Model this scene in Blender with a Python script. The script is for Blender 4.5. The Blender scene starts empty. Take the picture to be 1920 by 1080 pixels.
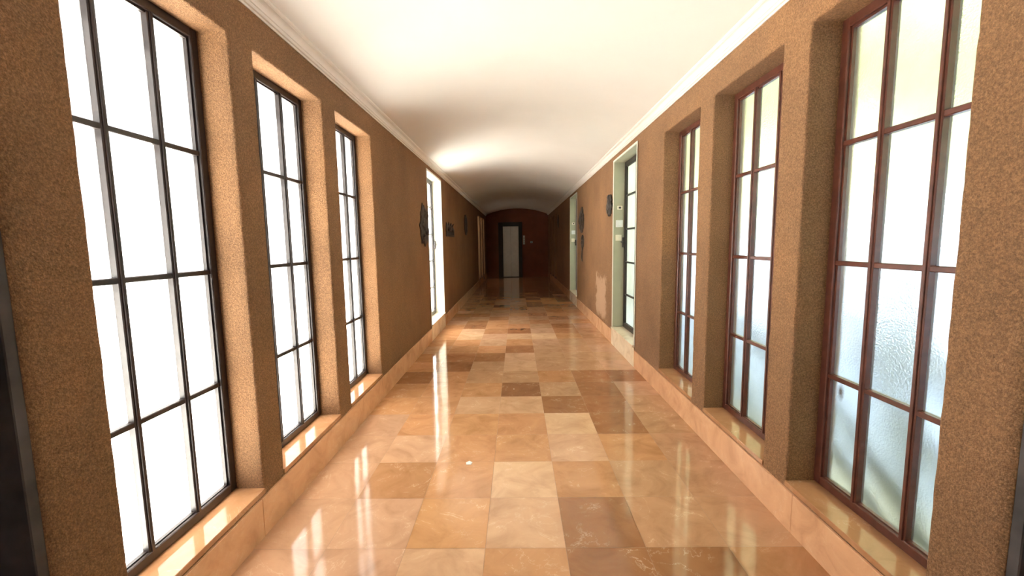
import bpy, bmesh, math, random
from mathutils import Matrix, Vector, noise
random.seed(7)
SC = bpy.context.scene
COL = SC.collection

# ------------------------------------------------------------------ camera
F_PX, PITCH, YAW, ROLL = 787.43, .1061, -.0125, .0149
def cam_axes():
    def ray(a, b):
        a, b = a*math.cos(ROLL)+b*math.sin(ROLL), -a*math.sin(ROLL)+b*math.cos(ROLL)
        y = math.cos(PITCH)+b*math.sin(PITCH); z = -math.sin(PITCH)+b*math.cos(PITCH)
        return Vector((a*math.cos(YAW)+y*math.sin(YAW), -a*math.sin(YAW)+y*math.cos(YAW), z))
    o = ray(0, 0)
    return (ray(1, 0)-o).normalized(), (ray(0, 1)-o).normalized(), o.normalized()
rt, up, fw = cam_axes()
cd = bpy.data.cameras.new('camera')
cam = bpy.data.objects.new('camera', cd); COL.objects.link(cam)
cd.sensor_width = 36; cd.lens = F_PX/1920*36; cd.clip_start = .02; cd.clip_end = 300
m = Matrix((rt, up, -fw)).transposed().to_4x4(); m.translation = Vector((0, 0, 1.5))
cam.matrix_world = m
SC.camera = cam

# ------------------------------------------------------------------ world, sun, exposure
w = bpy.data.worlds.new('world'); SC.world = w; w.use_nodes = True
bg = w.node_tree.nodes['Background']
bg.inputs[0].default_value = (.76, .87, 1, 1); bg.inputs[1].default_value = 1.55
sd = bpy.data.lights.new('sun', 'SUN'); sd.energy = 100; sd.angle = math.radians(5); sd.color = (1, .97, .92)
sun = bpy.data.objects.new('sun', sd); COL.objects.link(sun)
SUN_EL, SUN_AZ = math.radians(64), math.radians(8)
sdir = Vector((math.cos(SUN_EL)*math.cos(SUN_AZ), -math.cos(SUN_EL)*math.sin(SUN_AZ), -math.sin(SUN_EL)))
sun.rotation_euler = sdir.to_track_quat('-Z', 'Y').to_euler()
sun.location = (-10, 6, 20)
SC.view_settings.view_transform = 'Standard'; SC.view_settings.look = 'None'
SC.view_settings.gamma = 1; SC.view_settings.use_curve_mapping = False
SC.view_settings.exposure = -0.02
SC.cycles.max_bounces = 14; SC.cycles.diffuse_bounces = 8; SC.cycles.glossy_bounces = 4
SC.cycles.transmission_bounces = 8; SC.cycles.transparent_max_bounces = 12
SC.cycles.sample_clamp_indirect = 12; SC.cycles.use_denoising = True

XL, XR = -1.343, 1.396
Y0, Y1 = -3.2, 18.7
ZC = 2.70                        # cornice line
REC = .145                       # recess to the window frame

# ------------------------------------------------------------------ materials
def new_mat(name):
    mt = bpy.data.materials.new(name); mt.use_nodes = True
    nt = mt.node_tree; nt.nodes.clear()
    out = nt.nodes.new('ShaderNodeOutputMaterial')
    return mt, nt, out
def N(nt, t, **kw):
    n = nt.nodes.new(t)
    for k, v in kw.items():
        if k in n.inputs.keys(): n.inputs[k].default_value = v
        else: setattr(n, k, v)
    return n
def ramp(nt, stops, interp='LINEAR'):
    r = nt.nodes.new('ShaderNodeValToRGB'); r.color_ramp.interpolation = interp
    e = r.color_ramp.elements
    e[0].position, e[0].color = stops[0][0], (*stops[0][1], 1)
    e[1].position, e[1].color = stops[-1][0], (*stops[-1][1], 1)
    for p, c in stops[1:-1]:
        x = e.new(p); x.color = (*c, 1)
    return r
def mixc(nt, fac, a, b, mode='MIX'):
    n = nt.nodes.new('ShaderNodeMix'); n.data_type = 'RGBA'; n.blend_type = mode
    for i, v in ((0, fac), (6, a), (7, b)):
        if isinstance(v, (int, float)): n.inputs[i].default_value = v
        elif isinstance(v, tuple): n.inputs[i].default_value = (*v, 1)
        else: nt.links.new(v, n.inputs[i])
    return n.outputs[2]
def math_(nt, op, a, b=None):
    n = nt.nodes.new('ShaderNodeMath'); n.operation = op
    for i, v in ((0, a), (1, b)):
        if v is None: continue
        if isinstance(v, (int, float)): n.inputs[i].default_value = v
        else: nt.links.new(v, n.inputs[i])
    return n.outputs[0]
def simple(name, col, rough=.5, metal=0., var=.12, scale=30, bump=0., spec=.5):
    mt, nt, out = new_mat(name); L = nt.links.new
    p = N(nt, 'ShaderNodeBsdfPrincipled', Roughness=rough, Metallic=metal)
    p.inputs['Specular IOR Level'].default_value = spec
    tc = N(nt, 'ShaderNodeTexCoord'); no = N(nt, 'ShaderNodeTexNoise', Scale=scale, Detail=4.)
    L(tc.outputs['Object'], no.inputs['Vector'])
    r = ramp(nt, [(.3, tuple(c*(1-var) for c in col)), (.7, tuple(min(1, c*(1+var)) for c in col))])
    L(no.outputs[0], r.inputs[0]); L(r.outputs[0], p.inputs['Base Color'])
    if bump:
        b = N(nt, 'ShaderNodeBump', Strength=bump, Distance=.004); L(no.outputs[0], b.inputs['Height']); L(b.outputs[0], p.inputs['Normal'])
    L(p.outputs[0], out.inputs[0]); return mt

def stucco(name, base, patch=False):
    mt, nt, out = new_mat(name); L = nt.links.new
    p = N(nt, 'ShaderNodeBsdfPrincipled', Roughness=.85); p.inputs['Specular IOR Level'].default_value = .25
    tc = N(nt, 'ShaderNodeTexCoord'); co = tc.outputs['Object']
    big = N(nt, 'ShaderNodeTexNoise', Scale=1.3, Detail=5., Roughness=.6); L(co, big.inputs['Vector'])
    fine = N(nt, 'ShaderNodeTexNoise', Scale=135., Detail=4., Roughness=.8); L(co, fine.inputs['Vector'])
    vo = N(nt, 'ShaderNodeTexVoronoi', Scale=170.); L(co, vo.inputs['Vector'])
    def sc(k): return tuple(c*k for c in base)
    rb = ramp(nt, [(.3, sc(.84)), (.5, base), (.72, (base[0]*1.2, base[1]*1.16, base[2]*1.08))]); L(big.outputs[0], rb.inputs[0])
    rf = ramp(nt, [(.33, (.5, .48, .45)), (.5, (1, 1, 1)), (.66, (1.75, 1.68, 1.6))]); L(fine.outputs[0], rf.inputs[0])
    c = mixc(nt, .8, rb.outputs[0], rf.outputs[0], 'MULTIPLY')
    rv = ramp(nt, [(0., (1.25, 1.22, 1.2)), (.45, (.9, .9, .9))]); L(vo.outputs['Distance'], rv.inputs[0])
    c = mixc(nt, .45, c, rv.outputs[0], 'MULTIPLY')
    if patch:   # ragged paler patch low on the wall beyond the first white niche
        sep = N(nt, 'ShaderNodeSeparateXYZ'); L(co, sep.inputs[0])
        rag = N(nt, 'ShaderNodeTexNoise', Scale=7., Detail=6., Roughness=.7); L(co, rag.inputs['Vector'])
        rg = math_(nt, 'MULTIPLY', math_(nt, 'SUBTRACT', rag.outputs[0], .5), 1.3)
        dy = math_(nt, 'ABSOLUTE', math_(nt, 'SUBTRACT', sep.outputs[1], 7.0))
        dz = math_(nt, 'ABSOLUTE', math_(nt, 'SUBTRACT', sep.outputs[2], .60))
        d = math_(nt, 'MAXIMUM', math_(nt, 'DIVIDE', dy, .46), math_(nt, 'DIVIDE', dz, .37))
        d = math_(nt, 'ADD', d, rg)
        k = ramp(nt, [(.78, (1, 1, 1)), (.98, (0, 0, 0))]); L(d, k.inputs[0])
        c = mixc(nt, math_(nt, 'MULTIPLY', k.outputs[0], .5), c, (.62, .42, .28))
    L(c, p.inputs['Base Color'])
    h = math_(nt, 'ADD', math_(nt, 'MULTIPLY', fine.outputs[0], 1.), math_(nt, 'MULTIPLY', vo.outputs['Distance'], -.6))
    b = N(nt, 'ShaderNodeBump', Strength=.75, Distance=.006); L(h, b.inputs['Height']); L(b.outputs[0], p.inputs['Normal'])
    L(p.outputs[0], out.inputs[0]); return mt

def marble(name, base=None, attr=None, rough=.1, vein=.35):
    mt, nt, out = new_mat(name); L = nt.links.new
    p = N(nt, 'ShaderNodeBsdfPrincipled'); p.inputs['Specular IOR Level'].default_value = .5
    tc = N(nt, 'ShaderNodeTexCoord'); co = tc.outputs['Object']
    if attr:
        a = N(nt, 'ShaderNodeAttribute', attribute_name='tile'); col = a.outputs['Color']
        va = N(nt, 'ShaderNodeVectorMath', operation='MULTIPLY_ADD')
        L(col, va.inputs[0]); va.inputs[1].default_value = (37, 53, 71); L(co, va.inputs[2]); co = va.outputs[0]
    else:
        rgb = N(nt, 'ShaderNodeRGB'); rgb.outputs[0].default_value = (*base, 1); col = rgb.outputs[0]
    cl = N(nt, 'ShaderNodeTexNoise', Scale=4.5, Detail=7., Roughness=.62, Distortion=.8); L(co, cl.inputs['Vector'])
    ve = N(nt, 'ShaderNodeTexNoise', Scale=2.6, Detail=8., Roughness=.6, Distortion=2.2); L(co, ve.inputs['Vector'])
    rc = ramp(nt, [(.3, (.80, .76, .72)), (.5, (1, 1, 1)), (.75, (1.14, 1.18, 1.2))]); L(cl.outputs[0], rc.inputs[0])
    c = mixc(nt, 1., col, rc.outputs[0], 'MULTIPLY')
    vv = math_(nt, 'ABSOLUTE', math_(nt, 'SUBTRACT', ve.outputs[0], .52))
    rv = ramp(nt, [(0., (1, 1, 1)), (.012, (0, 0, 0))]); L(vv, rv.inputs[0])
    msk = ramp(nt, [(.5, (0, 0, 0)), (.66, (1, 1, 1))]); L(cl.outputs[0], msk.inputs[0])
    fac = math_(nt, 'MULTIPLY', math_(nt, 'MULTIPLY', rv.outputs[0], msk.outputs[0]), vein)
    c = mixc(nt, fac, c, (.85, .66, .47))
    L(c, p.inputs['Base Color'])
    sm = N(nt, 'ShaderNodeTexNoise', Scale=9., Detail=5.); L(tc.outputs['Object'], sm.inputs['Vector'])
    rr = N(nt, 'ShaderNodeMapRange'); L(sm.outputs[0], rr.inputs[0]); rr.inputs[3].default_value = rough*.7; rr.inputs[4].default_value = rough*1.5
    L(rr.outputs[0], p.inputs['Roughness'])
    wv = N(nt, 'ShaderNodeTexNoise', Scale=5., Detail=1.); L(tc.outputs['Object'], wv.inputs['Vector'])
    b = N(nt, 'ShaderNodeBump', Strength=.06, Distance=.01); L(wv.outputs[0], b.inputs['Height']); L(b.outputs[0], p.inputs['Normal'])
    L(p.outputs[0], out.inputs[0]); return mt

def frosted(name, trans=.5, tint=(.95, 1, .98), rough=.45, grain=.5, stain=None):
    """obscured glass: part straight rough refraction, part full scatter"""
    mt, nt, out = new_mat(name); L = nt.links.new
    tc = N(nt, 'ShaderNodeTexCoord'); co = tc.outputs['Object']
    at = N(nt, 'ShaderNodeAttribute', attribute_name='tile')
    vo = N(nt, 'ShaderNodeTexVoronoi', Scale=120.); vo.feature = 'SMOOTH_F1'; L(co, vo.inputs['Vector'])
    no = N(nt, 'ShaderNodeTexNoise', Scale=70., Detail=3., Roughness=.7); L(co, no.inputs['Vector'])
    h = math_(nt, 'ADD', math_(nt, 'MULTIPLY', vo.outputs['Distance'], .8), no.outputs[0])
    sepc = N(nt, 'ShaderNodeSeparateColor'); L(at.outputs['Color'], sepc.inputs[0])
    st = math_(nt, 'MULTIPLY', math_(nt, 'ADD', sepc.outputs[1], .35), grain)
    b = N(nt, 'ShaderNodeBump', Distance=.004); L(st, b.inputs['Strength']); L(h, b.inputs['Height'])
    cl = N(nt, 'ShaderNodeTexNoise', Scale=6., Detail=4.); L(co, cl.inputs['Vector'])
    rc = ramp(nt, [(.3, tuple(t*.86 for t in tint)), (.7, tint)]); L(cl.outputs[0], rc.inputs[0])
    c = rc.outputs[0]
    if stain:
        sep = N(nt, 'ShaderNodeSeparateXYZ'); L(co, sep.inputs[0])
        dy = math_(nt, 'DIVIDE', math_(nt, 'SUBTRACT', sep.outputs[1], stain[0]), .026)
        dz = math_(nt, 'DIVIDE', math_(nt, 'SUBTRACT', sep.outputs[2], stain[1]), .05)
        d = math_(nt, 'SQRT', math_(nt, 'ADD', math_(nt, 'MULTIPLY', dy, dy), math_(nt, 'MULTIPLY', dz, dz)))
        d = math_(nt, 'ADD', d, math_(nt, 'MULTIPLY', math_(nt, 'SUBTRACT', no.outputs[0], .5), .8))
        k = ramp(nt, [(.15, (1, 1, 1)), (1., (0, 0, 0))]); L(d, k.inputs[0])
        c = mixc(nt, math_(nt, 'MULTIPLY', k.outputs[0], .92), c, (.10, .05, .015))
    re = N(nt, 'ShaderNodeBsdfRefraction', Roughness=rough, IOR=1.25); L(c, re.inputs['Color']); L(b.outputs[0], re.inputs['Normal'])
    tl = N(nt, 'ShaderNodeBsdfTranslucent'); L(c, tl.inputs['Color']); L(b.outputs[0], tl.inputs['Normal'])
    mx = N(nt, 'ShaderNodeMixShader'); mx.inputs[0].default_value = trans; L(tl.outputs[0], mx.inputs[1]); L(re.outputs[0], mx.inputs[2])
    gl = N(nt, 'ShaderNodeBsdfGlossy', Roughness=.45); L(b.outputs[0], gl.inputs['Normal'])
    m2 = N(nt, 'ShaderNodeMixShader'); m2.inputs[0].default_value = .035; L(mx.outputs[0], m2.inputs[1]); L(gl.outputs[0], m2.inputs[2])
    L(m2.outputs[0], out.inputs[0]); return mt
def clear_glass(name):
    mt, nt, out = new_mat(name); L = nt.links.new
    t = N(nt, 'ShaderNodeBsdfTransparent'); t.inputs[0].default_value = (.93, .96, .95, 1)
    g = N(nt, 'ShaderNodeBsdfGlossy', Roughness=.02); lw = N(nt, 'ShaderNodeFresnel', IOR=1.45)
    mx = N(nt, 'ShaderNodeMixShader'); L(lw.outputs[0], mx.inputs[0]); L(t.outputs[0], mx.inputs[1]); L(g.outputs[0], mx.inputs[2])
    L(mx.outputs[0], out.inputs[0]); return mt

WALL = (.25, .135, .066)
M_wallL = stucco('stucco_left', WALL)
M_wallR = stucco('stucco_right', WALL, patch=True)
M_end = simple('end_wall_paint', (.20, .065, .03), .8, var=.1, scale=3, bump=.2)
M_floor = marble('floor_marble', attr=True, rough=.085, vein=.55)
M_grout = simple('grout', (.36, .22, .13), .8)
M_base = marble('skirting_marble', (.70, .40, .22), rough=.14)
M_basecream = marble('cream_marble', (.86, .72, .52), rough=.16, vein=.2)
M_sill = marble('sill_marble', (.44, .22, .105), rough=.09)
M_ceil = simple('ceiling_paint', (.80, .785, .74), .6, var=.02, scale=2, bump=.05)
M_corn = simple('cornice_paint', (.88, .85, .79), .5, var=.03, scale=12)
M_frame = simple('frame_paint', (.10, .030, .018), .35, var=.25, scale=25, bump=.15)
M_frameD = simple('frame_dark', (.022, .014, .012), .38, var=.25, scale=25, bump=.15)  # niche frames' own black-brown; on left windows, backlit shade put into the colour
M_glassL = frosted('frosted_left', .74, (.98, 1, .98), .4, .3)
M_glassR = frosted('frosted_right', .93, (.84, .89, .89), .42, .4, stain=(2.0, .755))
M_clear = clear_glass('clear_glass')
M_semi = frosted('lightly_obscured_glass', .3, (.98, 1, .98), .25, .1)
M_white = simple('niche_paint', (.80, .80, .70), .6, var=.04, scale=6)
M_sage = simple('niche_paint_sage', (.40, .41, .30), .6, var=.05, scale=6)
M_plastic = simple('switch_plastic', (.85, .82, .68), .35, var=.03)
M_plasticW = simple('box_plastic', (.78, .80, .80), .35, var=.03)
M_darkpl = simple('dark_plastic', (.05, .05, .05), .4)
M_bronze = simple('bronze_relief', (.036, .024, .016), .6, 0, .4, 35, .5)
M_steel = simple('lift_steel', (.50, .50, .47), .38, .6, .06, 8)
M_surround = simple('lift_surround', (.022, .018, .015), .4, 0, .2, 10)
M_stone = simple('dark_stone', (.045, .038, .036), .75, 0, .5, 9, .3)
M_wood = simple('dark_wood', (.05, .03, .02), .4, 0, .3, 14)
M_fleck = simple('fleck', (.92, .90, .84), .7, 0, .02)
M_pavL = simple('pale_paving', (.78, .76, .72), .9, 0, .08, 2)
M_pavR = simple('grey_paving', (.66, .74, .85), .9, 0, .1, 1.5)
M_pavC = simple('cream_paving', (.80, .76, .58), .9, 0, .08, 2)
M_house = simple('house_render', (.64, .74, .92), .9, 0, .05, 1)
M_leaf = simple('leaf', (.24, .26, .13), .6, 0, .35, 5)
M_bark = simple('bark', (.12, .08, .05), .9, 0, .3, 12)
M_block = simple('block_render', (.32, .27, .22), .9, 0, .1, 1)
M_roof = simple('roof_felt', (.3, .3, .3), .9)

# ------------------------------------------------------------------ helpers
def box(bm, x0, x1, y0, y1, z0, z1, bev=0., seg=1):
    r = bmesh.ops.create_cube(bm, size=1)
    vs = r['verts']
    for v in vs:
        v.co = Vector((x0 if v.co.x < 0 else x1, y0 if v.co.y < 0 else y1, z0 if v.co.z < 0 else z1))
    fs = list({f for v in vs for f in v.link_faces}); bmesh.ops.recalc_face_normals(bm, faces=fs)
    if bev:
        es = list({e for v in vs for e in v.link_edges})
        bmesh.ops.bevel(bm, geom=es, offset=bev, segments=seg, affect='EDGES', profile=.5)
def obj(name, bm, mats, parent=None, kind=None, label=None, cat=None, group=None, smooth=False):
    me = bpy.data.meshes.new(name); bm.to_mesh(me); bm.free()
    for mt in (mats if isinstance(mats, (list, tuple)) else [mats]): me.materials.append(mt)
    if smooth:
        for p in me.polygons: p.use_smooth = True
    o = bpy.data.objects.new(name, me); COL.objects.link(o)
    if parent:
        o.parent = parent
        o.matrix_parent_inverse = Matrix.Translation(parent.location).inverted()
    return tag(o, kind, label, cat, group)
def tag(o, kind=None, label=None, cat=None, group=None):
    if kind: o['kind'] = kind
    if label: o['label'] = label
    if cat: o['category'] = cat
    if group: o['group'] = group
    return o
def empty(name, loc, **kw):
    o = bpy.data.objects.new(name, None); COL.objects.link(o); o.location = loc; o.empty_display_size = .1
    return tag(o, **kw)
S = 'structure'

# ------------------------------------------------------------------ openings (y0, y1, z0, z1)
WL = [(1.315, 2.068), (2.260, 3.026), (3.243, 4.016)]
WR = [(1.358, 2.102), (2.310, 3.082), (3.304, 4.084)]
EL = [(14.75, 15.55), (15.85, 16.65), (16.95, 17.75)]
ZS, ZT = .24, 2.507
NZS, NZT = .262, 2.61
def openings(ws, niche, end, side):
    o = [(a, b, ZS-.024, ZT, 'frost') for a, b in ws]
    o += [(a, b, NZS-.024, NZT, 'niche') for a, b in niche]
    o += [(a, b, ZS-.024, ZT, 'end') for a, b in end]
    d = ws[0][0]-.224
    o += [(d-.86, d, 0.0, 2.2, 'door')]
    o += [(-2.0, -1.2, ZS-.024, ZT, 'frost')]
    return sorted(o)
OL = openings(WL, [(6.432, 7.596)], EL, 'L')
OR = openings(WR, [(4.957, 6.089), (9.765, 10.974)], EL, 'R')
THICK = .27

def lines(lo, hi, marks, step):
    pts = sorted(set([lo, hi]+[round(q, 5) for q in marks if lo <= q <= hi])); out = []
    for a, b in zip(pts, pts[1:]):
        n = max(1, round((b-a)/step))
        out += [a+(b-a)*i/n for i in range(n)]
    return out+[hi]
def build_wall(name, xf, sgn, ops, mat, label):
    """sgn: direction from the face outwards (-1 left, +1 right)"""
    bm = bmesh.new()
    ys = lines(Y0, Y1, [q for o in ops for q in o[:2]], .045)
    zs = lines(0, 3.3, [q for o in ops for q in o[2:4]]+[ZC+.1], .045)
    ds = [0, .04, .08, .12, .16, .21, THICK]
    def inside(y, z): return next((o for o in ops if o[0]-1e-6 < y < o[1]+1e-6 and o[2]-1e-6 < z < o[3]+1e-6), None)
    cache = {}
    def V(y, z, d):
        k = (round(y, 5), round(z, 5), round(d, 5))
        if k not in cache: cache[k] = bm.verts.new((xf+sgn*d, y, z))
        return cache[k]
    mids_y = [(a+b)/2 for a, b in zip(ys, ys[1:])]; mids_z = [(a+b)/2 for a, b in zip(zs, zs[1:])]
    solid = [[inside(my, mz) is None for mz in mids_z] for my in mids_y]
    ny, nz = len(mids_y), len(mids_z)
    for i in range(ny):
        for j in range(nz):
            a, b, c, d = ys[i], ys[i+1], zs[j], zs[j+1]
            if solid[i][j]:
                bm.faces.new([V(a, c, 0), V(b, c, 0), V(b, d, 0), V(a, d, 0)])
                bm.faces.new([V(a, c, THICK), V(a, d, THICK), V(b, d, THICK), V(b, c, THICK)])
            for di, dj, e in ((1, 0, (b, c, b, d)), (0, 1, (a, d, b, d))):
                i2, j2 = i+di, j+dj
                if i2 < ny and j2 < nz and solid[i][j] != solid[i2][j2]:
                    for p, q in zip(ds, ds[1:]):
                        bm.faces.new([V(e[0], e[1], p), V(e[2], e[3], p), V(e[2], e[3], q), V(e[0], e[1], q)])
    bmesh.ops.recalc_face_normals(bm, faces=bm.faces)
    # the normals must look into the corridor at the face
    s = sum(f.normal.x for f in bm.faces if abs(f.calc_center_median().x-xf) < 1e-4)
    if s*(-sgn) < 0: bmesh.ops.reverse_faces(bm, faces=bm.faces)
    # rounded, uneven plaster arrises round the openings
    es = []
    for e in bm.edges:
        if len(e.link_faces) == 2 and all(abs(v.co.x-xf) < 1e-4 for v in e.verts):
            if e.link_faces[0].normal.angle(e.link_faces[1].normal) > 1: es.append(e)
    niche_rng = [o for o in ops if o[4] in ('niche', 'door')]
    es = [e for e in es if not any(o[0]-.01 < (e.verts[0].co.y+e.verts[1].co.y)/2 < o[1]+.01 for o in niche_rng)]
    bmesh.ops.bevel(bm, geom=es, offset=.012, segments=3, affect='EDGES', profile=.5)
    for v in bm.verts:
        if abs(v.co.x-xf) > .25: continue
        p = v.co*9; q = v.co*28
        n1 = noise.noise(p)*.002+noise.noise(q)*.0015
        near = any(abs(v.co.y-o[0]) < .02 or abs(v.co.y-o[1]) < .02 for o in ops if o[4] == 'frost')
        v.co.x += n1*(1.0)
        if near: v.co.y += noise.noise(q*1.6+Vector((9, 9, 9)))*.0022
    return obj(name, bm, mat, kind=S, label=label, cat='wall', smooth=True)
build_wall('wall_left', XL, -1, OL, M_wallL, 'rough brown stucco wall with the brightest windows, left side of corridor')
build_wall('wall_right', XR, 1, OR, M_wallR, 'rough tan stucco wall with bluish frosted windows, right side of corridor')

bm = bmesh.new(); box(bm, XL-.3, XR+.3, Y1, Y1+.2, 0, 3.3)
obj('wall_end', bm, M_end, kind=S, label='dark red-brown end wall around the lift door', cat='wall')
bm = bmesh.new(); box(bm, XL-.3, XR+.3, Y0-.2, Y0, 0, 3.3)
obj('wall_back', bm, M_wallL, kind=S, label='brown stucco wall closing the corridor behind the viewer', cat='wall')

# ------------------------------------------------------------------ ceiling vault
CH, CP = .085, .072
bm = bmesh.new(); xa, xb = XL+CP-.008, XR-CP+.008; zc = ZC+CH-.004; RISE = .235
nseg = 40; c = (xb-xa)/2; R = (c*c+RISE*RISE)/(2*RISE); th = math.asin(c/R)
arc = [((xa+xb)/2+R*math.sin(t), zc-(R-RISE)+R*math.cos(t)) for t in [-th+2*th*i/nseg for i in range(nseg+1)]]
arc = [(XL-.05, zc)]+arc+[(XR+.05, zc)]
ysn = [Y0+(Y1-Y0)*i/60 for i in range(61)]
g = [[bm.verts.new((x, y, z)) for x, z in arc] for y in ysn]
for a, b in zip(g, g[1:]):
    for i in range(len(arc)-1): bm.faces.new([a[i], a[i+1], b[i+1], b[i]])
obj('ceiling', bm, M_ceil, kind=S, label='off-white shallow barrel-vaulted plaster ceiling', cat='ceiling', smooth=True)
bm = bmesh.new(); box(bm, XL-.6, XR+.6, Y0-.4, Y1+.4, 3.3, 3.45)
obj('roof', bm, M_roof, kind=S, label='flat grey roof slab, unseen, added to stop light leaks above the ceiling', cat='roof')  # unseen slab, added so no light leaks in over the vault

# cornice profile: (projection, height)
prof = [(0, 0), (.010, 0), (.012, .010), (.022, .012), (.026, .020), (.026, .026), (.032, .028)]
for i in range(7):
    t = i/6*math.pi/2; prof.append((.032+.028*(1-math.cos(t)), .030+.034*math.sin(t)))
prof += [(.061, .066), (.066, .068), (.071, .072), (.073, .078), (.071, .084), (.064, .087), (0, .087)]
def cornice(name, xf, s, label):
    bm = bmesh.new()
    yy = [Y0, Y1]
    rows = [[bm.verts.new((xf+s*p, y, ZC+h)) for p, h in prof] for y in yy]
    for i in range(len(prof)-1): bm.faces.new([rows[0][i], rows[0][i+1], rows[1][i+1], rows[1][i]])
    bmesh.ops.recalc_face_normals(bm, faces=bm.faces)
    return obj(name, bm, M_corn, kind=S, label=label, cat='cornice')
cornice('trim_1', XL-.004, 1, 'cream moulded cornice along the top of the left wall')
cornice('trim_2', XR+.004, -1, 'white moulded cornice along the top of the right wall')

# ------------------------------------------------------------------ floor of square marble tiles
xcols = [XL-.02, -.97, -.572, -.175, .223, .617, 1.022, XR+.02]
TY, TS = 1.930, .4135
P_, O_, L_, B_, T_, D_ = (.56, .325, .195), (.56, .285, .135), (.66, .42, .245), (.355, .165, .074), (.50, .285, .155), (.30, .14, .066)
K_ = (.60, .36, .21); Q_ = (.47, .235, .11)
table = {
 -1: [P_, P_, K_, O_, B_, B_, Q_], 0: [P_, P_, O_, K_, B_, T_, T_], 1: [P_, Q_, O_, L_, O_, T_, T_],
 2: [P_, K_, O_, O_, K_, O_, T_], 3: [P_, O_, O_, O_, L_, B_, T_], 4: [O_, O_, K_, K_, B_, B_, T_],
 5: [Q_, O_, O_, D_, T_, B_, P_], 6: [B_, O_, T_, T_, Q_, B_, B_], 7: [O_, B_, T_, K_, T_, T_, P_],
 8: [Q_, B_, B_, K_, T_, T_, T_], 9: [T_, Q_, O_, B_, T_, T_, P_], 10: [Q_, O_, K_, O_, P_, T_, T_],
 11: [O_, L_, P_, K_, L_, O_, T_], 12: [O_, K_, Q_, B_, P_, Q_, T_], 13: [Q_, B_, O_, O_, T_, B_, P_]}
rnd = random.Random(3); pal = [P_, O_, T_, T_, Q_, (.42, .21, .10), O_, T_, Q_]
bm = bmesh.new(); lay = bm.loops.layers.float_color.new('tile')
gp = .0009
n0 = int((Y0-TY)/TS)-1; n1 = int((Y1-TY)/TS)+1
for n in range(n0, n1):
    ya, yb = max(Y0, TY+n*TS), min(Y1, TY+(n+1)*TS)
    if yb-ya < .02: continue
    for i in range(7):
        colr = table[n][i] if n in table else rnd.choice(pal)
        jit = rnd.uniform(.94, 1.06); colr = tuple(q*jit*rnd.uniform(.985, 1.015) for q in colr)
        vs = [bm.verts.new(q) for q in ((xcols[i]+gp, ya+gp, 0), (xcols[i+1]-gp, ya+gp, 0), (xcols[i+1]-gp, yb-gp, 0), (xcols[i]+gp, yb-gp, 0))]
        f = bm.faces.new(vs); f.material_index = 0
        for l in f.loops: l[lay] = (*colr, 1)
vs = [bm.verts.new(q) for q in ((XL-.1, Y0, -.002), (XR+.1, Y0, -.002), (XR+.1, Y1, -.002), (XL-.1, Y1, -.002))]
f = bm.faces.new(vs); f.material_index = 1
for x0, x1, y0, y1 in ((XL-.1, XR+.1, Y0, Y1),): box(bm, x0, x1, y0, y1, -.2, -.003)
for f in bm.faces:
    if f.calc_center_median().z < -.0015: f.material_index = 1
obj('floor', bm, [M_floor, M_grout], kind=S, label='polished orange and brown square marble floor tiles', cat='floor')

# ------------------------------------------------------------------ marble skirting slabs
def skirting(name, xf, s, ops, cuts, label, side):
    bm = bmesh.new()
    doors = [(o[0], o[1]) for o in ops if o[4] == 'door']; y = Y0; k = 0; r = random.Random(11)
    marks = [Y0]
    while marks[-1] < Y1-.6: marks.append(marks[-1]+r.uniform(.9, 1.15))
    marks[-1] = Y1
    marks = sorted(marks+cuts)
    for a, b in zip(marks, marks[1:]):
        segs = [(a, b)]
        for d0, d1 in doors:
            new = []
            for p, q in segs:
                if q <= d0 or p >= d1: new.append((p, q))
                else:
                    if p < d0: new.append((p, d0))
                    if q > d1: new.append((d1, q))
            segs = new
        for p, q in segs:
            if q-p < .02: continue
            cream = any(abs(p-cuts[i]) < .01 and abs(q-cuts[i+1]) < .01 for i in range(0, len(cuts), 2)) if cuts else False
            n0 = len(bm.faces)
            x0, x1 = sorted((xf-s*.03, xf+s*.012)); box(bm, x0, x1, p+.0008, q-.0008, -.002, .205 if not cream else .225, .0025)
            bm.faces.ensure_lookup_table()
            for f in bm.faces[n0:]: f.material_index = 1 if cream else 0
    return obj(name, bm, [M_base, M_basecream], kind=S, label=label, cat='baseboard')
def nocut(cuts, m): return m
skirting('baseboard_left', XL, 1, OL, [], 'orange-brown marble skirting slabs along the left wall', 'L')
skirting('baseboard_right', XR, -1, OR, [], 'pale orange marble skirting slabs along the right wall', 'R')

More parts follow.
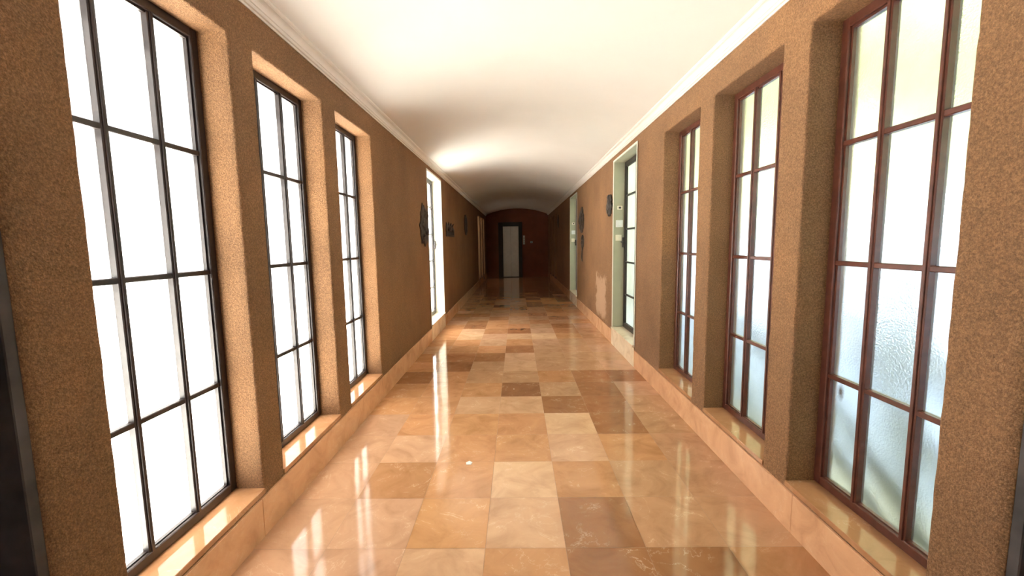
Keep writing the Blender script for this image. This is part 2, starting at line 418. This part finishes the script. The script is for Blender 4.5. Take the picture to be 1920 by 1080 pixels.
# ------------------------------------------------------------------ windows
def window(n, xf, s, y0, y1, z0, z1, mat_frame, mat_glass, cols, rows, label, sill_mat=M_sill, proud=.004, clear=False, group=None, fwid=.040):
    """s: +1 right wall, -1 left wall (outward direction)"""
    root = empty('window_%d' % n, (xf+s*.17, (y0+y1)/2, z0), kind=S, label=label, cat='window', group=group)
    X = lambda d0, d1: sorted((xf+s*d0, xf+s*d1))
    dep0, dep1 = REC, REC+.05
    bm = bmesh.new(); a, b = X(dep0, dep1); e = .006
    box(bm, a, b, y0-e, y0+fwid, z0, z1+e, .004); box(bm, a, b, y1-fwid, y1+e, z0, z1+e, .004)
    box(bm, a, b, y0+fwid-.002, y1-fwid+.002, z1-fwid, z1+e, .004); box(bm, a, b, y0+fwid-.002, y1-fwid+.002, z0, z0+fwid+.004, .004)
    # inner glazing rebate
    a, b = X(dep0+.014, dep1-.004); r = fwid+.010
    box(bm, a, b, y0+fwid-.002, y0+r, z0+fwid, z1-fwid); box(bm, a, b, y1-r, y1-fwid+.002, z0+fwid, z1-fwid)
    box(bm, a, b, y0+r, y1-r, z1-r, z1-fwid+.002); box(bm, a, b, y0+r, y1-r, z0+fwid, z0+r)
    obj('frame', bm, mat_frame, root)
    ylines = [y0+(y1-y0)*i/cols for i in range(1, cols)]
    zlines = [z0+.015+(z1-z0-.015)*i/rows for i in range(1, rows)]
    for y in ylines:
        bm = bmesh.new(); a, b = X(dep0+.004, dep1-.002); box(bm, a, b, y-.015, y+.015, z0+fwid, z1-fwid, .003)
        a, b = X(dep0-.002, dep0+.006); box(bm, a, b, y-.007, y+.007, z0+fwid, z1-fwid, .0015)
        obj('mullion', bm, mat_frame, root)
    for z in zlines:
        bm = bmesh.new(); a, b = X(dep0+.008, dep1-.004); box(bm, a, b, y0+fwid-.002, y1-fwid+.002, z-.0115, z+.0115, .003)
        obj('glazing_bar', bm, mat_frame, root)
    bm = bmesh.new(); lay = bm.loops.layers.float_color.new('tile'); xg = xf+s*(REC+.03)
    yl = [y0+fwid-.004]+ylines+[y1-fwid+.004]; zl = [z0+fwid-.004]+zlines+[z1-fwid+.004]
    for i in range(len(yl)-1):
        for j in range(len(zl)-1):
            vs = [bm.verts.new((xg, p, q)) for p, q in ((yl[i], zl[j]), (yl[i+1], zl[j]), (yl[i+1], zl[j+1]), (yl[i], zl[j+1]))]
            f = bm.faces.new(vs if s < 0 else vs[::-1]); rr = random.random()
            if n == 1: rr = 1.6 if (i, j) in ((1, 1), (0, 3)) else .35
            for l in f.loops: l[lay] = (random.random(), rr, random.random(), 1)
    obj('glass', bm, mat_glass, root)
    # sill slab
    bm = bmesh.new(); a, b = X(-proud, REC+.06)
    box(bm, a, b, y0-.004, y1+.004, z0-.028, z0, .002)
    obj('sill', bm, sill_mat, root)
    return root
order_r = ['nearest', 'second nearest', 'third nearest']
for i, (a, b) in enumerate(WR):
    window(1+i, XR, 1, a, b, ZS, ZT, M_frame, M_glassR, 3, 4,
           '%s red-brown framed frosted window on the right wall' % order_r[i], group='frosted windows in the right wall')
for i, (a, b) in enumerate(WL):
    window(4+i, XL, -1, a, b, ZS, ZT, M_frameD, M_glassL, 3, 4,
           '%s glaring frosted window on the left wall, backlit shade in frame colour' % order_r[i], group='frosted windows in the left wall')
def niche(n, xf, s, y0, y1, lining, label):
    """white painted niche round a clear window"""
    root = window(n, xf, s, y0, y1, NZS, NZT, M_frameD, M_semi, 2, 5, label, M_basecream, .03, True, fwid=.062)
    X = lambda d0, d1: sorted((xf+s*d0, xf+s*d1))
    bm = bmesh.new(); a, b = X(-.006, REC+.06); t = .012
    box(bm, a, b, y0-t, y0+.003, NZS, NZT+t, .002); box(bm, a, b, y1-.003, y1+t, NZS, NZT+t, .002); box(bm, a, b, y0, y1, NZT-.003, NZT+t, .002)
    obj('lining', bm, lining, root)
    bm = bmesh.new(); a, b = X(-.012, -.004)
    box(bm, a, b, y0-.028, y0-.002, NZS, NZT+.028, .002); box(bm, a, b, y1+.002, y1+.028, NZS, NZT+.028, .002); box(bm, a, b, y0-.002, y1+.002, NZT+.004, NZT+.028, .002)
    obj('architrave', bm, M_white, root, label='cream edge strip')
    bm = bmesh.new(); a, b = X(-.016, -.011)
    box(bm, a, b, y0-.03, y1+.03, .0, NZS-.03, .002); obj('apron_slab', bm, M_basecream, root, label='cream marble slab under the sill')
    bm = bmesh.new(); a, b = X(REC-.03, REC+.002); ym = y1-.03
    box(bm, a, b, ym-.012, ym+.012, 1.42, 1.56, .004)
    a, b = X(REC-.05, REC-.028); box(bm, a, b, ym-.10, ym+.012, 1.485, 1.505, .005)
    obj('handle', bm, M_frameD, root)
    return root
niche(7, XL, -1, 6.432, 7.596, M_white, 'clear window in white painted niche on the left wall')
niche(8, XR, 1, 4.957, 6.089, M_sage, 'nearer pale green niche window on the right wall')
niche(9, XR, 1, 9.765, 10.974, M_sage, 'farther pale green niche window on the right wall, narrow in view')
k = 10
for xf, s, nm in ((XL, -1, 'left'), (XR, 1, 'right')):
    for i, (a, b) in enumerate(EL):
        window(k, xf, s, a, b, ZS, ZT, M_frameD, M_clear, 3, 4,
               '%s of the three windows by the end wall, %s side' % (['first', 'middle', 'last'][i], nm), group='windows beside the end wall'); k += 1
for xf, s, nm in ((XL, -1, 'left'), (XR, 1, 'right')):
    window(k, xf, s, -2.0, -1.2, ZS, ZT, M_frameD, M_glassL if s < 0 else M_glassR, 3, 4, 'frosted window behind the viewer in the %s wall' % nm); k += 1

# stone-lined doorways at the very edges of the view
for j, (xf, s, ops, nm) in enumerate(((XL, -1, OL, 'left'), (XR, 1, OR, 'right'))):
    y0, y1 = next((o[0], o[1]) for o in ops if o[4] == 'door')
    X = lambda d0, d1: sorted((xf+s*d0, xf+s*d1))
    r = empty('door_%d' % (2+j), (xf+s*.2, (y0+y1)/2, 0), kind=S, cat='door', label='dark recessed doorway at the extreme %s edge of view' % nm)
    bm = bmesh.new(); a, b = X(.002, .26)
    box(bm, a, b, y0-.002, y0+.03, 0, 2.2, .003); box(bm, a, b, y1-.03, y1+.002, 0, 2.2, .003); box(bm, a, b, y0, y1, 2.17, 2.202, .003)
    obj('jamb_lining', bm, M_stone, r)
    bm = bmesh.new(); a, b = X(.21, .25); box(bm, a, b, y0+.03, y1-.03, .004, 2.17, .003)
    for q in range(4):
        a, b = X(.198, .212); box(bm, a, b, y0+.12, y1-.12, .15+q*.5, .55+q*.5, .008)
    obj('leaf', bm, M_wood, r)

# ------------------------------------------------------------------ lift door in the end wall
LD = empty('door_1', (-.25, Y1, 0), kind=S, label='narrow grey lift door in a black surround in the end wall', cat='door')
bm = bmesh.new(); y = Y1
box(bm, -.80, -.60, y-.06, y+.01, 0, 2.42, .006); box(bm, .09, .25, y-.06, y+.01, 0, 2.42, .006); box(bm, -.602, .092, y-.06, y+.01, 2.24, 2.42, .006)
obj('surround', bm, M_surround, LD)
for a, b in ((-.598, -.257), (-.251, .088)):
    bm = bmesh.new(); box(bm, a, b, y-.03, y+.005, .02, 2.238, .003); obj('leaf', bm, M_steel, LD)
bm = bmesh.new(); box(bm, -.6, .09, y-.07, y+.0, .0, .02, .003); obj('threshold', bm, M_surround, LD)

t = empty('lift_call_panel', (.325, Y1-.012, 1.64), label='tall narrow pale lift call panel right of the lift door', cat='control panel')
bm = bmesh.new(); box(bm, .28, .37, Y1-.018, Y1+.001, 1.44, 1.84, .004); obj('plate', bm, M_steel, t)
for q in range(3):
    bm = bmesh.new(); bmesh.ops.create_cone(bm, cap_ends=True, segments=16, radius1=.016, radius2=.014, depth=.012,
        matrix=Matrix.Translation((.325, Y1-.022, 1.52+q*.09)) @ Matrix.Rotation(math.pi/2, 4, 'X'))
    obj('button', bm, M_darkpl, t)
bm = bmesh.new(); box(bm, .295, .355, Y1-.022, Y1-.015, 1.765, 1.82, .002); obj('display', bm, M_plasticW, t)
t = empty('light_switch', (.66, Y1-.01, 1.54), label='small switch plate on the dark end wall, farthest from the lift', cat='switch')
bm = bmesh.new(); box(bm, .61, .71, Y1-.012, Y1+.001, 1.50, 1.58, .004); obj('plate', bm, M_steel, t)
bm = bmesh.new(); box(bm, .64, .68, Y1-.017, Y1-.010, 1.52, 1.56, .003); obj('rocker', bm, M_darkpl, t)

# ------------------------------------------------------------------ fittings on the far reveals of the two green niches
def plate(name, xc, yf, zc, w_, h_, label, cat, mat=M_plastic, part='rocker', np_=1, th=.012):
    yf = yf-.003
    t = empty(name, (xc, yf, zc), label=label, cat=cat)
    bm = bmesh.new(); box(bm, xc-w_/2, xc+w_/2, yf-th, yf+.0005, zc-h_/2, zc+h_/2, .004, 2); obj('plate' if part != 'grille' else 'casing', bm, mat, t)
    for q in range(np_):
        bm = bmesh.new(); cx = xc-w_/2+w_*(q+.5)/np_
        box(bm, cx-w_*.22/np_, cx+w_*.22/np_, yf-th-.005, yf-th+.002, zc-h_*.25, zc+h_*.25, .002)
        obj(part, bm, mat if part == 'rocker' else M_darkpl, t)
for yf, nm, xo in ((6.089, 'nearer', 0), (10.974, 'farther', 0)):
    plate('socket', 1.475, yf, 1.98, .075, .055, 'small cream socket plate, topmost on the reveal of the %s green niche' % nm, 'socket', part='insert')
    plate('control_box', 1.470, yf, 1.755, .095, .10, 'white rounded control box, middle of three fittings in the %s green niche' % nm, 'box', M_plasticW, 'rocker', 1, .03)
    plate('light_switch', 1.462, yf, 1.555, .085, .085, 'cream double switch plate, lowest of three fittings in the %s green niche' % nm, 'switch', np_=2)

# ------------------------------------------------------------------ carved reliefs hung on the walls
def relief(name, xf, s, yc, zc, hw, hh, depth, outline, bosses, label, extra=None, cat='wall relief'):
    """outline: polygon in unit square; bosses: (u, v, r_u, r_v, h)"""
    root = empty(name, (xf, yc, zc), label=label, cat=cat)
    P = lambda u, v, d: (xf-s*d, yc+u*hw, zc+v*hh)
    bm = bmesh.new()
    back = [bm.verts.new(P(u, v, -.002)) for u, v in outline]
    mid = [bm.verts.new(P(u, v, depth*.35)) for u, v in outline]
    top = [bm.verts.new(P(u*.86, v*.88, depth*.55)) for u, v in outline]
    n = len(outline)
    for A, B in ((back, mid), (mid, top)):
        for i in range(n): bm.faces.new([A[i], A[(i+1) % n], B[(i+1) % n], B[i]])
    bm.faces.new(top); bm.faces.new(back)
    bmesh.ops.recalc_face_normals(bm, faces=bm.faces)
    obj('backing', bm, M_bronze, root)
    for pn, u, v, ru, rv, h in bosses:
        bm = bmesh.new(); bmesh.ops.create_icosphere(bm, subdivisions=4, radius=1)
        for vt in bm.verts:
            k = 1+.22*noise.noise(vt.co*2.3+Vector((u*7, v*5, 3)))+.10*noise.noise(vt.co*6+Vector((u, v, 9)))
            q = vt.co*k
            vt.co = Vector((xf-s*(depth*.42+q.x*h), yc+u*hw+q.y*ru*hw, zc+v*hh+q.z*rv*hh))
        bmesh.ops.recalc_face_normals(bm, faces=bm.faces)
        obj(pn, bm, M_bronze, root, smooth=True)
    return root
def blob(n, seed, rough=.22):
    r = random.Random(seed); return [((1+r.uniform(-rough, rough))*math.cos(2*math.pi*i/n), (1+r.uniform(-rough, rough))*math.sin(2*math.pi*i/n)) for i in range(n)]
relief('wall_relief', XR, 1, 6.33, 2.03, .15, .16, .05, blob(22, 1),
       [('figure', -.2, .1, .4, .75, .03), ('figure', .35, -.2, .4, .6, .028), ('boss', 0, .75, .35, .25, .03)],
       'small dark carved relief hung just beyond the nearer green niche')
relief('carved_mask', XR, 1, 9.0, 1.965, .25, .24, .06, blob(26, 2, .16),
       [('brow', 0, .4, .75, .22, .03), ('nose', 0, 0, .18, .42, .05), ('cheek', -.45, -.15, .3, .35, .032), ('cheek', .45, -.15, .3, .35, .032), ('chin', 0, -.65, .35, .25, .035)],
       'large dark carved mask on right wall before the farther niche', cat='mask')
relief('carved_pendant', XR, 1, 8.9, 1.50, .12, .15, .04, blob(18, 3, .25),
       [('bead', 0, .55, .5, .3, .025), ('bead', .1, -.05, .6, .3, .028), ('bead', -.1, -.6, .45, .3, .022)],
       'narrow dark pendant hanging directly under the large carved mask', cat='ornament')
relief('carved_strip', XR, 1, 9.0, 1.22, .07, .13, .02, [(-.6, -1), (.5, -1), (.9, 0), (.6, 1), (-.7, .9), (-.4, 0)],
       [('ridge', 0, 0, .4, .8, .012)], 'thin brown carved strip, lowest piece below the carved mask', cat='ornament')
relief('wall_relief', XL, -1, 6.12, 1.77, .24, .29, .04, blob(30, 5, .2),
       [('figure', .3, .55, .45, .28, .04), ('figure', -.2, .1, .5, .3, .035), ('figure', .35, -.25, .4, .25, .045), ('figure', -.1, -.65, .5, .25, .04)],
       'lumpy dark relief seen edge-on against the bright left niche window')
relief('crown_relief', XL, -1, 8.55, 1.79, .52, .14, .03,
       [(-1, -1), (1, -1), (1, .1), (.7, .5), (.95, 1), (.5, .55), (.25, 1), (0, .5), (-.3, 1.05), (-.5, .5), (-.9, .9), (-1, 0)],
       [('band', 0, -.75, .8, .15, .015), ('boss', -.5, 0, .2, .3, .02), ('boss', 0, 0, .22, .35, .02), ('boss', .5, 0, .2, .3, .02)],
       'low crown-shaped dark relief on the left wall beyond the niche')
relief('oval_relief', XL, -1, 11.2, 2.0, .30, .27, .04, blob(28, 8, .05),
       [('figure', 0, .1, .45, .6, .03), ('figure', .1, -.5, .4, .3, .025)],
       'dark oval relief far down the left wall, after the crown-shaped one')
relief('wall_relief', XR, 1, 14.1, 2.2, .13, .22, .03, blob(20, 9, .12),
       [('figure', 0, 0, .5, .7, .02)], 'small dark relief deep in shade near the right end windows')

# small white fleck on the floor
bm = bmesh.new(); import itertools
vs = [bm.verts.new((-.365+u, 2.72+v, .0015+h)) for u, v, h in ((0, 0, .0), (.034, -.004, .002), (.04, .03, .001), (.018, .042, .004), (-.004, .028, .001))]
f = bm.faces.new(vs); r = bmesh.ops.extrude_face_region(bm, geom=[f])
for v in [q for q in r['geom'] if isinstance(q, bmesh.types.BMVert)]: v.co.z += .0008
bmesh.ops.recalc_face_normals(bm, faces=bm.faces)
obj('white_fleck', bm, M_fleck, label='tiny white fleck on the marble floor, left of centre', cat='fleck')

# ------------------------------------------------------------------ outdoors seen through the glass, plus blocks added for shade
bm = bmesh.new(); box(bm, -30, XL-.4, -20, 40, -.5, -.3); obj('ground_left', bm, M_pavL, kind=S, label='pale sunlit paving outside the left windows', cat='ground')
bm = bmesh.new(); box(bm, XR+.4, 3.2, -20, 40, -.5, -.3); obj('path_right', bm, M_pavC, kind=S, label='cream path along the outside of the right wall', cat='path')
bm = bmesh.new(); box(bm, 3.2, 30, -20, 40, -.5, -.302); obj('ground_right', bm, M_pavR, kind=S, label='blue-grey yard outside the right windows', cat='ground')
bm = bmesh.new(); box(bm, 6.5, 6.75, -12, 34, -.3, 1.75, .02); box(bm, 6.45, 6.8, -12, 34, 1.75, 1.85, .02)
obj('garden_wall', bm, M_house, kind=S, label='pale blue-grey boundary wall beyond the yard', cat='wall')
bm = bmesh.new()
for k_ in range(12):
    cx, cy = 12.5+random.uniform(-.8, .8), -9+k_*3.4
    n0 = len(bm.verts); bmesh.ops.create_icosphere(bm, subdivisions=4, radius=1)
    bm.verts.ensure_lookup_table()
    for v in bm.verts[n0:]:
        q = v.co*(1+.25*noise.noise(v.co*2.5+Vector((k_*3, 0, 0)))+.12*noise.noise(v.co*7))
        v.co = Vector((cx+q.x*2.2, cy+q.y*2.3, 7.4+q.z*3.6))
    bmesh.ops.create_cone(bm, cap_ends=True, segments=10, radius1=.22, radius2=.14, depth=5.4, matrix=Matrix.Translation((cx, cy, 2.4)))
obj('tree_row', bm, M_leaf, kind='stuff', label='blurred row of sunlit trees beyond the boundary wall, through the right windows', cat='trees')
bm = bmesh.new(); box(bm, XL-.3, XR+.3, -6, Y1+3, 3.45, 10.5)
obj('shade_mass_above', bm, M_block, kind=S, label='unseen mass added above the corridor to shade the right yard', cat='building')  # unseen mass added so its shadow covers the right yard
for x0, x1, nm in ((-7.2, -4.4, 'left'), (3.1, 6.2, 'right')):  # added masses that hold back sky and sun from the end windows
    b_ = empty('shade_block', ((x0+x1)/2, 19, -.3), kind=S, label='added block cutting daylight outside the far %s windows' % nm, cat='building')
    bm = bmesh.new(); box(bm, x0, x1, 11.6, 27, -.3, 9.0); obj('walling', bm, M_block, b_)
    bm = bmesh.new(); box(bm, x0-.15, x1+.15, 11.4, 27.2, 9.0, 9.2, .02); obj('coping', bm, M_house, b_)
